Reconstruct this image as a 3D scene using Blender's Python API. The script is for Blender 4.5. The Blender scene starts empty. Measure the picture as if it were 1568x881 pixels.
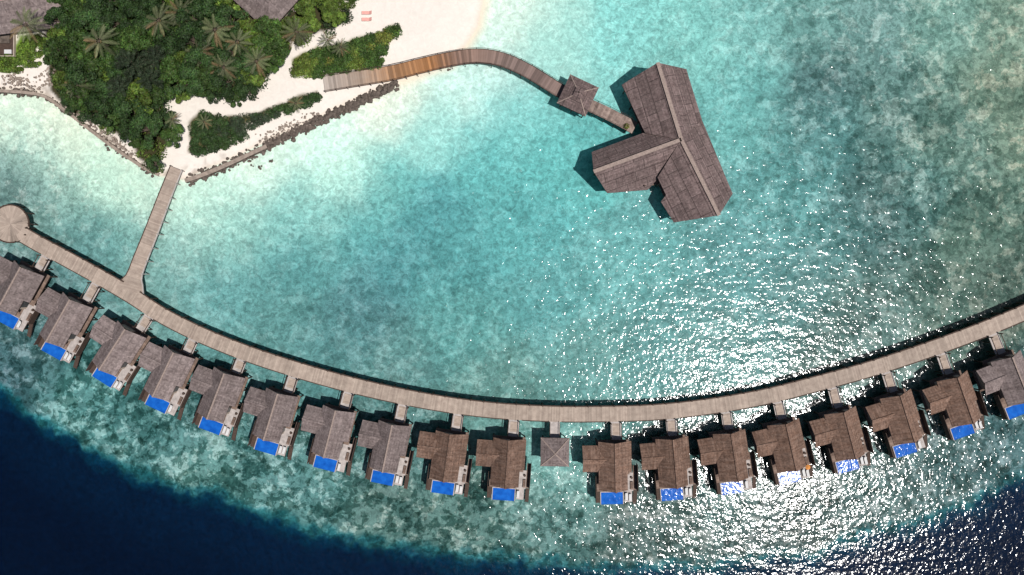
import bpy, math, random
import numpy as np
from mathutils import Vector, Matrix
random.seed(7); rng=np.random.default_rng(7)
S=0.15; H=168.0
def W(px,py,z=0.0):
    k=S*(1-z/H); return ((px-784)*k, -(py-440.5)*k)
def lin(c):
    c=c/255.0
    return c/12.92 if c<=0.04045 else ((c+0.055)/1.055)**2.4
def A(r,g,b,e=1.25): return (lin(r)/e,lin(g)/e,lin(b)/e,1)
scene=bpy.context.scene
col=scene.collection
# ---------------------------------------------------------------- materials
def newmat(name):
    m=bpy.data.materials.new(name); m.use_nodes=True
    nt=m.node_tree; nt.nodes.clear()
    out=nt.nodes.new('ShaderNodeOutputMaterial')
    return m,nt,out
def nd(nt,t,inp=None,**kw):
    n=nt.nodes.new(t)
    for k,v in kw.items(): setattr(n,k,v)
    if inp:
        for k,v in inp.items():
            s=n.inputs[k]
            if isinstance(v,bpy.types.NodeSocket): nt.links.new(v,s)
            else: s.default_value=v
    return n
def math_(nt,op,a,b=0.0,c=None):
    d={0:a,1:b}
    if c is not None: d[2]=c
    return nd(nt,'ShaderNodeMath',d,operation=op).outputs[0]
def mix(nt,f,a,b,bt='MIX'):
    n=nt.nodes.new('ShaderNodeMix'); n.data_type='RGBA'; n.blend_type=bt; n.clamp_result=False
    for i,v in ((0,f),(6,a),(7,b)):
        if isinstance(v,bpy.types.NodeSocket): nt.links.new(v,n.inputs[i])
        else: n.inputs[i].default_value=v
    return n.outputs[2]
def mrange(nt,v,a,b,c=0.0,d=1.0):
    return nd(nt,'ShaderNodeMapRange',{0:v,1:a,2:b,3:c,4:d}).outputs[0]
def scalecol(nt,c,f):
    if isinstance(c,tuple): c=c[:3]
    return nd(nt,'ShaderNodeVectorMath',{0:c,3:f},operation='SCALE').outputs[0]
def noise(nt,vec,scale,detail=2.0,rough=0.5,dist=0.0):
    return nd(nt,'ShaderNodeTexNoise',{'Vector':vec,'Scale':scale,'Detail':detail,'Roughness':rough,'Distortion':dist}).outputs[0]
def bsdf(nt,out,c,rough=0.8,normal=None,spec=0.3,ior=1.45):
    d={'Base Color':c,'Roughness':rough,'Specular IOR Level':spec,'IOR':ior}
    if normal is not None: d['Normal']=normal
    b=nd(nt,'ShaderNodeBsdfPrincipled',d); nt.links.new(b.outputs[0],out.inputs[0]); return b

def mat_terrain():
    m,nt,out=newmat('sand_and_reef')
    at=nd(nt,'ShaderNodeAttribute',attribute_name='Col')
    c=at.outputs['Color']; mo=at.outputs['Alpha']
    P=nd(nt,'ShaderNodeNewGeometry').outputs['Position']
    # broad coral fields
    n1=mrange(nt,noise(nt,P,0.085,7,0.72,0.4),0.50,0.56)
    f=math_(nt,'MULTIPLY',n1,mo)
    c=mix(nt,f,c,mix(nt,1.0,c,(0.46,0.57,0.57,1),'MULTIPLY'))
    # pale sand pockets
    n3=mrange(nt,noise(nt,P,0.24,5,0.68,0.3),0.525,0.565)
    f3=math_(nt,'MULTIPLY',n3,math_(nt,'POWER',mo,1.1))
    c=mix(nt,f3,c,mix(nt,1.0,c,(2.4,1.75,1.75,1),'MULTIPLY'))
    # coral heads 1-3 m
    n2=mrange(nt,noise(nt,P,0.36,5,0.70,0.5),0.50,0.54)
    f2=math_(nt,'MULTIPLY',n2,math_(nt,'POWER',mo,1.1))
    c=mix(nt,f2,c,mix(nt,1.0,c,(0.32,0.43,0.41,1),'MULTIPLY'))
    # isolated bommies
    vo=nd(nt,'ShaderNodeTexVoronoi',{'Vector':nd(nt,'ShaderNodeVectorMath',{0:P,1:scalecol(nt,nd(nt,'ShaderNodeTexNoise',{'Vector':P,'Scale':0.8,'Detail':3.0}).outputs[1],1.3)},operation='ADD').outputs[0],'Scale':0.40}).outputs[0]
    v2=mrange(nt,vo,0.32,0.24)
    f4=math_(nt,'MULTIPLY',v2,math_(nt,'MULTIPLY',mo,0.8))
    c=mix(nt,f4,c,mix(nt,1.0,c,(0.38,0.46,0.42,1),'MULTIPLY'))
    # caustic-like light speckle painted into the seabed colour, along with sand ripples and rubble
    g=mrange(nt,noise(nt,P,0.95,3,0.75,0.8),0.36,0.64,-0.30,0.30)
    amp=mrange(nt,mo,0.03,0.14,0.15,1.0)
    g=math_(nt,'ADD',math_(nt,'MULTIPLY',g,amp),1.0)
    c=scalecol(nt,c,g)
    bsdf(nt,out,c,0.95,spec=0.03)
    return m
def mat_water():
    m,nt,out=newmat('sea_water')
    P=nd(nt,'ShaderNodeNewGeometry').outputs['Position']
    a=noise(nt,P,0.85,2,0.6,0.4)
    mp=nd(nt,'ShaderNodeMapping',{'Vector':P,'Rotation':(0,0,math.radians(28)),'Scale':(0.4,1.0,1.0)}).outputs[0]
    b=noise(nt,mp,0.42,2,0.5,0.3)
    h=math_(nt,'ADD',math_(nt,'MULTIPLY',a,0.145),math_(nt,'MULTIPLY',b,0.17))
    bm=nd(nt,'ShaderNodeBump',{'Strength':1.0,'Distance':1.0,'Height':h}).outputs[0]
    fr=nd(nt,'ShaderNodeFresnel',{'IOR':1.33,'Normal':bm}).outputs[0]
    tr=nd(nt,'ShaderNodeBsdfTransparent',{'Color':(0.98,0.99,0.99,1)}).outputs[0]
    gl=nd(nt,'ShaderNodeBsdfGlossy',{'Color':(0.9,0.9,0.9,1),'Roughness':0.11,'Normal':bm}).outputs[0]
    mx=nd(nt,'ShaderNodeMixShader',{0:fr,1:tr,2:gl}).outputs[0]
    nt.links.new(mx,out.inputs[0]); return m
def mat_roof(name,c1,c2,c3,panel=False):
    m,nt,out=newmat(name)
    uv=nd(nt,'ShaderNodeUVMap').outputs[0]
    oi=nd(nt,'ShaderNodeObjectInfo').outputs['Random']
    off=nd(nt,'ShaderNodeCombineXYZ',{0:math_(nt,'MULTIPLY',oi,97.0),1:math_(nt,'MULTIPLY',oi,53.0)}).outputs[0]
    u2=nd(nt,'ShaderNodeVectorMath',{0:uv,1:off},operation='ADD').outputs[0]
    sp=nd(nt,'ShaderNodeSeparateXYZ',{0:u2})
    row=math_(nt,'FLOOR',math_(nt,'DIVIDE',sp.outputs[1],0.32))
    cell=math_(nt,'FLOOR',math_(nt,'ADD',math_(nt,'DIVIDE',sp.outputs[0],0.30),math_(nt,'MULTIPLY',row,0.37)))
    wn=nd(nt,'ShaderNodeTexWhiteNoise',{'Vector':nd(nt,'ShaderNodeCombineXYZ',{0:cell,1:row}).outputs[0]}).outputs[0]
    rn=nd(nt,'ShaderNodeTexWhiteNoise',{'Vector':nd(nt,'ShaderNodeCombineXYZ',{0:row}).outputs[0]}).outputs[0]
    n=mrange(nt,noise(nt,u2,0.45,4,0.65),0.35,0.65)
    st=nd(nt,'ShaderNodeMapping',{'Vector':u2,'Scale':(2.2,0.25,1)}).outputs[0]
    n2=mrange(nt,noise(nt,st,1.0,3,0.6),0.35,0.65)
    c=mix(nt,n,c1,c2)
    c=mix(nt,math_(nt,'MULTIPLY',n2,0.5),c,c3)
    v=mrange(nt,wn,0,1,0.76,1.24)
    v=math_(nt,'MULTIPLY',v,mrange(nt,rn,0,1,0.84,1.16))
    v=math_(nt,'MULTIPLY',v,mrange(nt,oi,0,1,0.88,1.14))
    if panel:
        br=nd(nt,'ShaderNodeTexBrick',{'Vector':u2,'Color1':(1.05,1.05,1.05,1),'Color2':(0.76,0.76,0.76,1),'Mortar':(0.40,0.40,0.40,1),'Scale':1.0,'Mortar Size':0.08,'Brick Width':4.6,'Row Height':2.5}).outputs[0]
        c=mix(nt,1.0,c,br,'MULTIPLY')
    c=scalecol(nt,c,v)
    hb=math_(nt,'ADD',math_(nt,'FRACT',math_(nt,'DIVIDE',sp.outputs[1],-0.32)),wn)
    bm=nd(nt,'ShaderNodeBump',{'Strength':0.5,'Distance':0.04,'Height':hb}).outputs[0]
    bsdf(nt,out,c,0.85,bm,0.25); return m
def mat_deck(name,c1,c2,pl=0.28,contrast=0.25,ramp=None):
    m,nt,out=newmat(name)
    uv=nd(nt,'ShaderNodeUVMap').outputs[0]
    sp=nd(nt,'ShaderNodeSeparateXYZ',{0:uv})
    k=math_(nt,'FLOOR',math_(nt,'DIVIDE',sp.outputs[0],pl))
    k2=math_(nt,'FLOOR',math_(nt,'DIVIDE',sp.outputs[0],3.1))
    wn=nd(nt,'ShaderNodeTexWhiteNoise',{'Vector':nd(nt,'ShaderNodeCombineXYZ',{0:k}).outputs[0]}).outputs[0]
    wn2=nd(nt,'ShaderNodeTexWhiteNoise',{'Vector':nd(nt,'ShaderNodeCombineXYZ',{0:k2,1:4.0}).outputs[0]}).outputs[0]
    n=mrange(nt,noise(nt,uv,0.8,4,0.65),0.35,0.65)
    c=mix(nt,n,c1,c2)
    if ramp:
        cr=nt.nodes.new('ShaderNodeValToRGB'); L=ramp[0]
        nt.links.new(math_(nt,'DIVIDE',math_(nt,'ADD',sp.outputs[0],mrange(nt,noise(nt,uv,1.3,3),0,1,-2.5,2.5)),float(L)),cr.inputs[0])
        el=cr.color_ramp.elements
        while len(el)>1: el.remove(el[-1])
        el[0].position=ramp[1][0][0]; el[0].color=ramp[1][0][1]
        for p,cc in ramp[1][1:]:
            e=el.new(p); e.color=cc
        c=mix(nt,0.85,c,cr.outputs[0])
    seam=mrange(nt,math_(nt,'FRACT',math_(nt,'DIVIDE',sp.outputs[0],pl)),0.0,0.12,0.6,1.0)
    v=mrange(nt,wn,0,1,1-contrast,1+contrast)
    v=math_(nt,'MULTIPLY',v,mrange(nt,wn2,0,1,0.93,1.07))
    v=math_(nt,'MULTIPLY',v,seam)
    c=scalecol(nt,c,v)
    bsdf(nt,out,c,0.8,spec=0.25); return m
def mat_plain(name,c,rough=0.8,var=0.2,sc=1.5):
    m,nt,out=newmat(name)
    P=nd(nt,'ShaderNodeNewGeometry').outputs['Position']
    v=mrange(nt,noise(nt,P,sc,4,0.6),0.3,0.7,1-var,1+var)
    bsdf(nt,out,scalecol(nt,c,v),rough,spec=0.3); return m
def mat_pool():
    m,nt,out=newmat('pool_water')
    P=nd(nt,'ShaderNodeNewGeometry').outputs['Position']
    h=math_(nt,'MULTIPLY',noise(nt,P,1.3,2,0.5,0.5),0.05)
    bm=nd(nt,'ShaderNodeBump',{'Strength':1.0,'Distance':1.0,'Height':h}).outputs[0]
    n=mrange(nt,noise(nt,P,0.9,3),0.3,0.7)
    c=mix(nt,n,(0.006,0.075,0.36,1),(0.012,0.13,0.52,1))
    bsdf(nt,out,c,0.12,bm,0.3,1.33); return m
def mat_leaf(name,transl=0.2):
    m,nt,out=newmat(name)
    at=nd(nt,'ShaderNodeAttribute',attribute_name='Col').outputs['Color']
    oi=nd(nt,'ShaderNodeObjectInfo').outputs['Random']
    c=scalecol(nt,at,mrange(nt,oi,0,1,0.7,1.3))
    b=nd(nt,'ShaderNodeBsdfPrincipled',{'Base Color':c,'Roughness':0.6,'Specular IOR Level':0.25}).outputs[0]
    t=nd(nt,'ShaderNodeBsdfTranslucent',{'Color':c}).outputs[0]
    mx=nd(nt,'ShaderNodeMixShader',{0:transl,1:b,2:t}).outputs[0]
    nt.links.new(mx,out.inputs[0]); return m

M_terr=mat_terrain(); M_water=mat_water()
M_roofg=mat_roof('grey_shingle',A(136,122,120),A(104,91,89),A(152,138,134))
M_roofb=mat_roof('brown_shingle',A(126,98,83),A(92,69,57),A(152,128,115))
M_roofp=mat_roof('pavilion_shingle',A(132,112,110),A(104,87,85),A(144,127,123),True)
M_cap=mat_plain('ridge_cap',A(160,142,133),0.8,0.25,3)
M_deck=mat_deck('jetty_planks',A(186,169,155),A(162,145,133),0.3,0.14)
M_deck2=mat_deck('weathered_planks',A(170,150,140),A(120,102,95),0.62,0.38)
M_darkwood=mat_plain('dark_timber',A(82,66,58),0.8,0.25,2)
M_vdeck=mat_deck('villa_deck',A(150,128,115),A(110,90,80),0.3,0.2)
M_stone=mat_plain('pale_terrace',A(186,176,171),0.7,0.25,1.2)
M_wall=mat_plain('rendered_wall',A(190,175,160),0.8,0.12,1)
M_glass=mat_plain('dark_glass',(0.02,0.03,0.035,1),0.1,0.1,1)
M_pool=mat_pool()
M_white=mat_plain('white_cushion',(0.58,0.57,0.56,1),0.8,0.06,2)
M_rock=mat_plain('sea_rock',A(105,94,86),0.9,0.45,1.4)
M_sandstone=mat_plain('seawall_stone',A(160,145,133),0.9,0.3,1.2)
M_bark=mat_plain('bark',(0.12,0.09,0.07,1),0.9,0.3,3)
M_leaf=mat_leaf('foliage')
M_orange=mat_plain('orange_fabric',(0.6,0.24,0.06,1),0.8,0.1,2)
M_pink=mat_plain('pink_towel',(0.7,0.35,0.3,1),0.9,0.1,2)

# ---------------------------------------------------------------- mesh builder
class MB:
    def __init__(s,mats): s.v=[];s.f=[];s.m=[];s.uv=[];s.mats=mats
    def mi(s,mat):
        if mat not in s.mats: s.mats.append(mat)
        return s.mats.index(mat)
    def face(s,pts,mat,uvs=None):
        b=len(s.v); s.v+= [tuple(float(c) for c in p) for p in pts]; s.f.append(tuple(range(b,b+len(pts)))); s.m.append(s.mi(mat))
        if uvs is None:
            n=(Vector(pts[1])-Vector(pts[0])).cross(Vector(pts[2])-Vector(pts[0]))
            if abs(n.z)>=max(abs(n.x),abs(n.y)): uvs=[(p[1],p[0]) for p in pts]
            else: uvs=[(p[0]+p[1],p[2]) for p in pts]
        s.uv+=list(uvs)
    def prism(s,p2,z0,z1,mat,side=None):
        a=sum(p2[i][0]*p2[(i+1)%len(p2)][1]-p2[(i+1)%len(p2)][0]*p2[i][1] for i in range(len(p2)))
        if a<0: p2=p2[::-1]
        side=side or mat
        s.face([(x,y,z1) for x,y in p2],mat); s.face([(x,y,z0) for x,y in p2[::-1]],side)
        for i in range(len(p2)):
            a_,b_=p2[i],p2[(i+1)%len(p2)]
            s.face([(a_[0],a_[1],z0),(b_[0],b_[1],z0),(b_[0],b_[1],z1),(a_[0],a_[1],z1)],side)
    def box(s,x0,x1,y0,y1,z0,z1,mat,side=None):
        s.prism([(x0,y0),(x1,y0),(x1,y1),(x0,y1)],z0,z1,mat,side)
    def slab(s,p,th,mat,ud,side=None):
        p=[Vector(q) for q in p]
        n=(p[1]-p[0]).cross(p[2]-p[0]); n.normalize()
        if n.z<0: p=p[::-1]; n=-n
        u=Vector(ud); u=(u-n*u.dot(n)).normalized(); v=n.cross(u)
        s.face(p,mat,[(q.dot(u),q.dot(v)) for q in p])
        side=side or M_darkwood
        d=Vector((0,0,th))
        s.face([q-d for q in p[::-1]],side)
        for i in range(len(p)):
            a,b=p[i],p[(i+1)%len(p)]
            s.face([a-d,b-d,b,a],side)
    def beam(s,a,b,w,h,mat):
        a=Vector(a);b=Vector(b); d=(b-a).normalized(); sd=d.cross(Vector((0,0,1)))
        if sd.length<1e-4: sd=Vector((1,0,0))
        sd=sd.normalized()*w/2; up=sd.cross(d).normalized()*h/2
        c=[a-sd-up,a+sd-up,a+sd+up,a-sd+up,b-sd-up,b+sd-up,b+sd+up,b-sd+up]
        for q in ((0,1,2,3),(7,6,5,4),(0,4,5,1),(1,5,6,2),(2,6,7,3),(3,7,4,0)): s.face([c[i] for i in q],mat)
    def cyl(s,x,y,z0,z1,r,mat,n=8,r2=None):
        r2=r if r2 is None else r2
        c0=[(x+r*math.cos(2*math.pi*i/n),y+r*math.sin(2*math.pi*i/n),z0) for i in range(n)]
        c1=[(x+r2*math.cos(2*math.pi*i/n),y+r2*math.sin(2*math.pi*i/n),z1) for i in range(n)]
        for i in range(n): s.face([c0[i],c0[(i+1)%n],c1[(i+1)%n],c1[i]],mat)
        s.face(c1,mat)
    def obj(s,name,parent=None):
        me=bpy.data.meshes.new(name); me.from_pydata(s.v,[],s.f)
        for m in s.mats: me.materials.append(m)
        me.polygons.foreach_set('material_index',s.m)
        uvl=me.uv_layers.new(name='UVMap'); uvl.data.foreach_set('uv',[float(c) for t in s.uv for c in t])
        me.update()
        o=bpy.data.objects.new(name,me); col.objects.link(o)
        if parent: o.parent=parent
        return o
def empty(name,loc=(0,0,0),rz=0.0):
    e=bpy.data.objects.new(name,None); col.objects.link(e); e.location=loc; e.rotation_euler=(0,0,rz); e.empty_display_size=0.5
    return e
def quads(name,V,F,C=None,MI=None,mats=(),smooth=False):
    V=np.asarray(V,dtype=np.float32);F=np.asarray(F,dtype=np.int32)
    me=bpy.data.meshes.new(name)
    me.vertices.add(len(V)); me.vertices.foreach_set('co',V.ravel())
    me.loops.add(F.size); me.loops.foreach_set('vertex_index',F.ravel())
    me.polygons.add(len(F)); me.polygons.foreach_set('loop_start',np.arange(0,F.size,4,dtype=np.int32))
    try: me.polygons.foreach_set('loop_total',np.full(len(F),4,dtype=np.int32))
    except Exception: pass
    for m in mats: me.materials.append(m)
    if MI is not None: me.polygons.foreach_set('material_index',np.asarray(MI,dtype=np.int32))
    if smooth: me.polygons.foreach_set('use_smooth',np.ones(len(F),dtype=bool))
    me.update(calc_edges=True)
    if C is not None:
        a=me.color_attributes.new('Col','FLOAT_COLOR','POINT')
        C=np.asarray(C,dtype=np.float32)
        if C.shape[1]==3: C=np.hstack([C,np.ones((len(C),1),dtype=np.float32)])
        a.data.foreach_set('color',C.ravel())
    me.validate()
    return me
def link(name,me,loc=(0,0,0),rz=0,sc=1,parent=None):
    o=bpy.data.objects.new(name,me); col.objects.link(o); o.location=loc; o.rotation_euler=(0,0,rz)
    o.scale=(sc,sc,sc) if not hasattr(sc,'__len__') else sc
    if parent: o.parent=parent
    return o

# ---------------------------------------------------------------- numpy helpers
_tab=np.random.default_rng(3).random((256,256))
def vn(x,y,sc,seed=0):
    x=x/sc+seed*17.3; y=y/sc+seed*5.7
    xi=np.floor(x).astype(int); yi=np.floor(y).astype(int); fx=x-xi; fy=y-yi
    fx=fx*fx*(3-2*fx); fy=fy*fy*(3-2*fy)
    t=lambda a,b:_tab[a%256,b%256]
    return (t(xi,yi)*(1-fx)+t(xi+1,yi)*fx)*(1-fy)+(t(xi,yi+1)*(1-fx)+t(xi+1,yi+1)*fx)*fy
def fbm(x,y,sc,seed=0,o=4):
    r=0;a=1;t=0
    for i in range(o): r=r+a*vn(x,y,sc/2**i,seed+i); t+=a; a*=0.55
    return r/t-0.5
def sstep(a,b,x):
    t=np.clip((x-a)/(b-a),0,1); return t*t*(3-2*t)
def inside(px,py,poly):
    r=np.zeros(px.shape,bool); n=len(poly)
    for i in range(n):
        x0,y0=poly[i];x1,y1=poly[(i+1)%n]
        if y0==y1: continue
        c=((y0>py)!=(y1>py))&(px<(x1-x0)*(py-y0)/(y1-y0)+x0); r^=c
    return r
def pdist(px,py,poly,closed=True):
    d=np.full(px.shape,1e9); n=len(poly)
    for i in range(n if closed else n-1):
        x0,y0=poly[i];x1,y1=poly[(i+1)%n]; dx,dy=x1-x0,y1-y0
        t=np.clip(((px-x0)*dx+(py-y0)*dy)/(dx*dx+dy*dy),0,1)
        d=np.minimum(d,np.hypot(px-x0-t*dx,py-y0-t*dy))
    return d
def catmull(pts,step):
    P=[np.array(p,float) for p in pts]; P=[2*P[0]-P[1]]+P+[2*P[-1]-P[-2]]
    out=[]
    for i in range(1,len(P)-2):
        n=max(1,int(np.linalg.norm(P[i+1]-P[i])/step))
        for k in range(n):
            t=k/n
            out.append(0.5*((2*P[i])+(-P[i-1]+P[i+1])*t+(2*P[i-1]-5*P[i]+4*P[i+1]-P[i+2])*t*t+(-P[i-1]+3*P[i]-3*P[i+1]+P[i+2])*t**3))
    out.append(P[-2]); return out

# ---------------------------------------------------------------- terrain
LAND=[(-3000,-3000),(-3000,60),(-400,110),(0,138),(40,142),(68,147),(100,168),(160,215),(215,255),(245,270),(285,277),(350,250),(405,223),(470,192),(545,157),(600,131),(650,112),(690,99),(715,72),(733,45),(741,0),(748,-200),(800,-3000)]
VEG_A=[(84,-60),(72,40),(76,100),(80,145),(110,180),(165,200),(205,225),(215,250),(246,266),(264,235),(280,190),(262,165),(290,150),(360,158),(400,148),(422,122),(425,96),(455,72),(480,66),(520,52),(545,42),(545,20),(520,12),(500,-60)]
VEG_B=[(292,190),(290,243),(340,232),(385,210),(378,204),(430,178),(470,168),(497,152),(492,138),(455,148),(400,172),(350,178),(310,168)]
VEG_C=[(446,92),(448,118),(480,122),(530,112),(584,105),(592,84),(598,62),(616,50),(610,33),(580,50),(548,58),(530,66),(500,70),(470,80)]
VEG_D=[(-60,90),(0,86),(25,80),(38,55),(75,52),(72,75),(62,100),(30,112),(-60,112)]
VEG_E=[(465,-40),(475,8),(500,16),(540,14),(552,2),(556,-40)]
EDGE=[(-900,300),(-300,430),(-100,530),(0,586),(60,632),(130,676),(200,710),(300,745),(400,782),(500,810),(600,831),(700,845),(850,858),(1000,863),(1130,860),(1250,840),(1350,812),(1450,778),(1520,750),(1568,722),(1800,600),(2500,300)]
CP=[(20,175,205,228,212,.1),(100,200,215,230,212,.1),(60,250,170,212,200,.15),(150,260,190,225,208,.1),(200,290,185,220,204,.1),(20,290,106,148,145,.5),(60,300,112,155,148,.5),(100,330,125,182,175,.3),(180,370,115,178,172,.3),(100,385,88,148,147,.4),(150,400,86,148,147,.4),(-80,200,190,220,205,.1),(-80,350,110,165,160,.4),
(300,300,190,226,212,.1),(400,250,205,233,220,.1),(500,200,205,236,224,.1),(600,150,222,232,218,.1),(520,260,186,230,218,.1),(450,320,140,202,195,.15),(350,350,146,200,191,.15),(260,380,146,195,187,.2),(240,430,105,163,159,.3),(350,430,96,165,163,.25),(450,400,88,163,162,.25),(430,500,88,154,151,.35),(550,330,94,174,172,.2),(600,280,106,188,184,.15),(650,200,148,213,207,.1),(700,140,190,228,220,.1),(750,115,190,228,221,.1),(800,180,124,200,196,.12),(750,250,96,184,182,.15),(850,250,94,184,181,.15),
(650,320,74,158,160,.25),(600,400,76,156,158,.25),(700,400,82,165,165,.25),(800,350,87,173,172,.2),(550,480,74,140,142,.4),(500,520,82,149,148,.35),(600,560,90,152,149,.4),(700,500,86,162,159,.3),(750,580,97,157,151,.4),(850,450,92,169,168,.25),(950,400,100,174,172,.22),(900,550,97,161,157,.3),(1000,500,95,160,158,.3),(1100,540,93,152,149,.35),(1150,400,95,163,162,.35),
(780,20,205,230,219,.1),(850,50,160,214,206,.1),(950,50,134,207,202,.15),(1050,60,128,199,193,.2),(1150,50,124,189,184,.3),(1250,40,112,168,162,.5),(1350,30,112,161,156,.5),(1450,20,122,171,160,.5),(1550,20,130,165,148,.5),(1150,150,108,183,179,.25),(1250,120,68,120,118,.65),(1240,170,84,143,140,.65),(1250,220,84,152,150,.55),(1350,150,94,144,138,.7),(1450,200,108,151,139,.7),(1550,150,116,150,132,.6),(1500,350,94,136,122,.7),(1400,300,90,145,139,.75),(1340,330,70,118,115,.75),(1300,350,87,151,149,.6),(1200,300,95,166,164,.45),(1200,450,92,151,149,.45),(1350,450,92,138,132,.65),(1450,450,84,128,117,.7),(1550,430,78,117,105,.7),(1300,540,90,135,129,.6),(780,-150,205,232,216,.1),(1000,-150,125,200,190,.2),(1500,-150,120,165,150,.4),(1750,200,110,150,130,.4),
(20,450,70,122,123,.8),(50,520,70,128,128,.9),(10,555,52,112,117,.9),(130,600,76,145,142,1),(220,670,78,143,140,1),(330,710,90,150,144,1),(450,755,78,141,138,1),(600,780,86,136,129,1),(700,800,82,134,127,1),(850,780,92,144,139,.9),(850,720,120,182,176,.5),(1000,800,80,120,115,.95),(1200,780,77,114,110,.95),(1350,740,80,124,121,.95),(1450,720,84,130,129,.95),(1540,680,72,125,126,.95),(600,690,78,137,134,.9),(400,690,80,142,140,1),(1100,720,85,132,128,.9),(300,640,76,138,137,.95),(1650,600,72,125,125,.9)]
def axis(a,b,st,far):
    inner=np.arange(a,b+st/2,st); o=[];d=st;p=b
    while p<far: d*=1.35;p+=d;o.append(p)
    o=np.array(o); q=a-(o-b)
    return np.concatenate([q[::-1],inner,o])
gx=axis(-124,124,0.42,2500); gy=axis(-72,72,0.42,2500)
X,Y=np.meshgrid(gx,gy); nx,ny=len(gx),len(gy)
kk=S*(1+1.2/H)
PX=784+X/kk; PY=440.5-Y/kk
wx=PX+fbm(PX,PY,70,1)*46+fbm(PX,PY,16,9)*14; wy=PY+fbm(PX,PY,70,5)*46+fbm(PX,PY,16,13)*14
num=np.zeros((ny,nx,4)); den=np.full((ny,nx),1e-12)
for x,y,r,g,b,mo in CP:
    d2=(wx-x)**2+(wy-y)**2
    w=np.exp(-d2/(2*34.0**2))+1e-3/(1+d2/4000.0)**2
    E=1.27
    c=np.array([lin(r)/E+0.034,lin(g)/E+0.004,lin(b)/E+0.010,mo])
    num+=w[...,None]*c; den+=w
COL=num/den[...,None]
# drop-off
ey=np.interp(PX+fbm(PX,PY,40,21)*30,[p[0] for p in EDGE],[p[1] for p in EDGE])
s=(PY-ey)*0.93+fbm(PX,PY,60,31)*24+fbm(PX,PY,14,33)*24
def setc(t,rgb,mo):
    global COL
    c=np.array([lin(rgb[0])/1.3,lin(rgb[1])/1.3,lin(rgb[2])/1.3,mo]); COL=COL*(1-t[...,None])+c*t[...,None]
setc(sstep(-10,5,s)*0.8,(14,106,114),0.8)
setc(sstep(0,20,s),(3,54,78),0.4)
setc(sstep(10,42,s),(2,27,54),0.12)
setc(sstep(35,170,s),(1,16,40),0.1)
# shore
ins=inside(PX,PY,LAND); sd=pdist(PX,PY,LAND)*np.where(ins,1,-1)+fbm(PX,PY,25,41)*4
setc(np.exp(-np.clip(-sd,0,None)/18.0)*0.38,(226,233,216),0.05)
beachw=sstep(430,640,PX)
setc(sstep(-16*beachw-2,3,sd),(238,222,205),0.02)
setc(sstep(-2,10,sd)*(0.9),(248,239,229),0.02)
for poly,rgb in ((VEG_A,(70,66,46)),(VEG_B,(95,90,62)),(VEG_C,(110,112,58)),(VEG_D,(110,140,50)),(VEG_E,(95,110,50))):
    i_=inside(PX,PY,poly); d=pdist(PX,PY,poly)*np.where(i_,1,-1)+fbm(PX,PY,12,51)*8
    setc(sstep(2,9,d),rgb,0.02)
zz=sstep(0.0,0.2,fbm(PX,PY,14,61))*sstep(0,4,sd)*sstep(22,12,sd)*sstep(420,300,PX)
setc(zz*0.6,(165,152,138),0.02)
Z=np.interp(sd*S,[-300,-30,-9,-3,0,1,3,8],[-1.7,-1.6,-1.2,-0.5,-0.02,0.3,0.7,1.2])
Z=Z-2.6*sstep(-10,80,s)+fbm(PX,PY,30,71)*0.25*sstep(-1,-20,sd)
V=np.stack([X,Y,Z],-1).reshape(-1,3); Cc=COL.reshape(-1,4)
idx=np.arange(nx*ny).reshape(ny,nx)
F=np.stack([idx[:-1,:-1],idx[:-1,1:],idx[1:,1:],idx[1:,:-1]],-1).reshape(-1,4)
landf=(sd.reshape(-1)[F].mean(1)>-0.5)
for nm,mask in (('island_sand_ground',landf),('seabed',~landf)):
    f=F[mask]; u,inv=np.unique(f,return_inverse=True)
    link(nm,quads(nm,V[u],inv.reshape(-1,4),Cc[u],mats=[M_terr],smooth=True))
Wb=MB([M_water]); Wb.face([(-2500,-2500,0),(2500,-2500,0),(2500,2500,0),(-2500,2500,0)],M_water); Wb.obj('sea_water')

# ---------------------------------------------------------------- ribbons (decks)
def ribbon(mb,P,w,z,th,mat,side,wf=None):
    P=[np.array(p) for p in P]; n=len(P); L=[];R=[];u=[0]
    for i in range(n):
        t=P[min(i+1,n-1)]-P[max(i-1,0)]; t/=np.linalg.norm(t); nn=np.array([-t[1],t[0]])
        ww=(wf(i/(n-1)) if wf else w)/2
        L.append(P[i]+nn*ww); R.append(P[i]-nn*ww)
        if i: u.append(u[-1]+np.linalg.norm(P[i]-P[i-1]))
    for i in range(n-1):
        a,b,c,d=R[i],R[i+1],L[i+1],L[i]
        mb.face([(*a,z),(*b,z),(*c,z),(*d,z)],mat,[(u[i],0),(u[i+1],0),(u[i+1],w),(u[i],w)])
        mb.face([(*d,z-th),(*c,z-th),(*b,z-th),(*a,z-th)],side)
        mb.face([(*a,z-th),(*b,z-th),(*b,z),(*a,z)],side)
        mb.face([(*c,z-th),(*d,z-th),(*d,z),(*c,z)],side)
    return L,R,u
ZD=1.6
def kerb(mb,E,z,mat,skips=(),w=0.16,h=0.14):
    for i in range(len(E)-1):
        m=(E[i]+E[i+1])/2
        if any(math.hypot(m[0]-q[0],m[1]-q[1])<r for q,r in skips): continue
        mb.beam((*E[i],z+h/2+0.01),(*E[i+1],z+h/2+0.01),w,h,mat)
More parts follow.
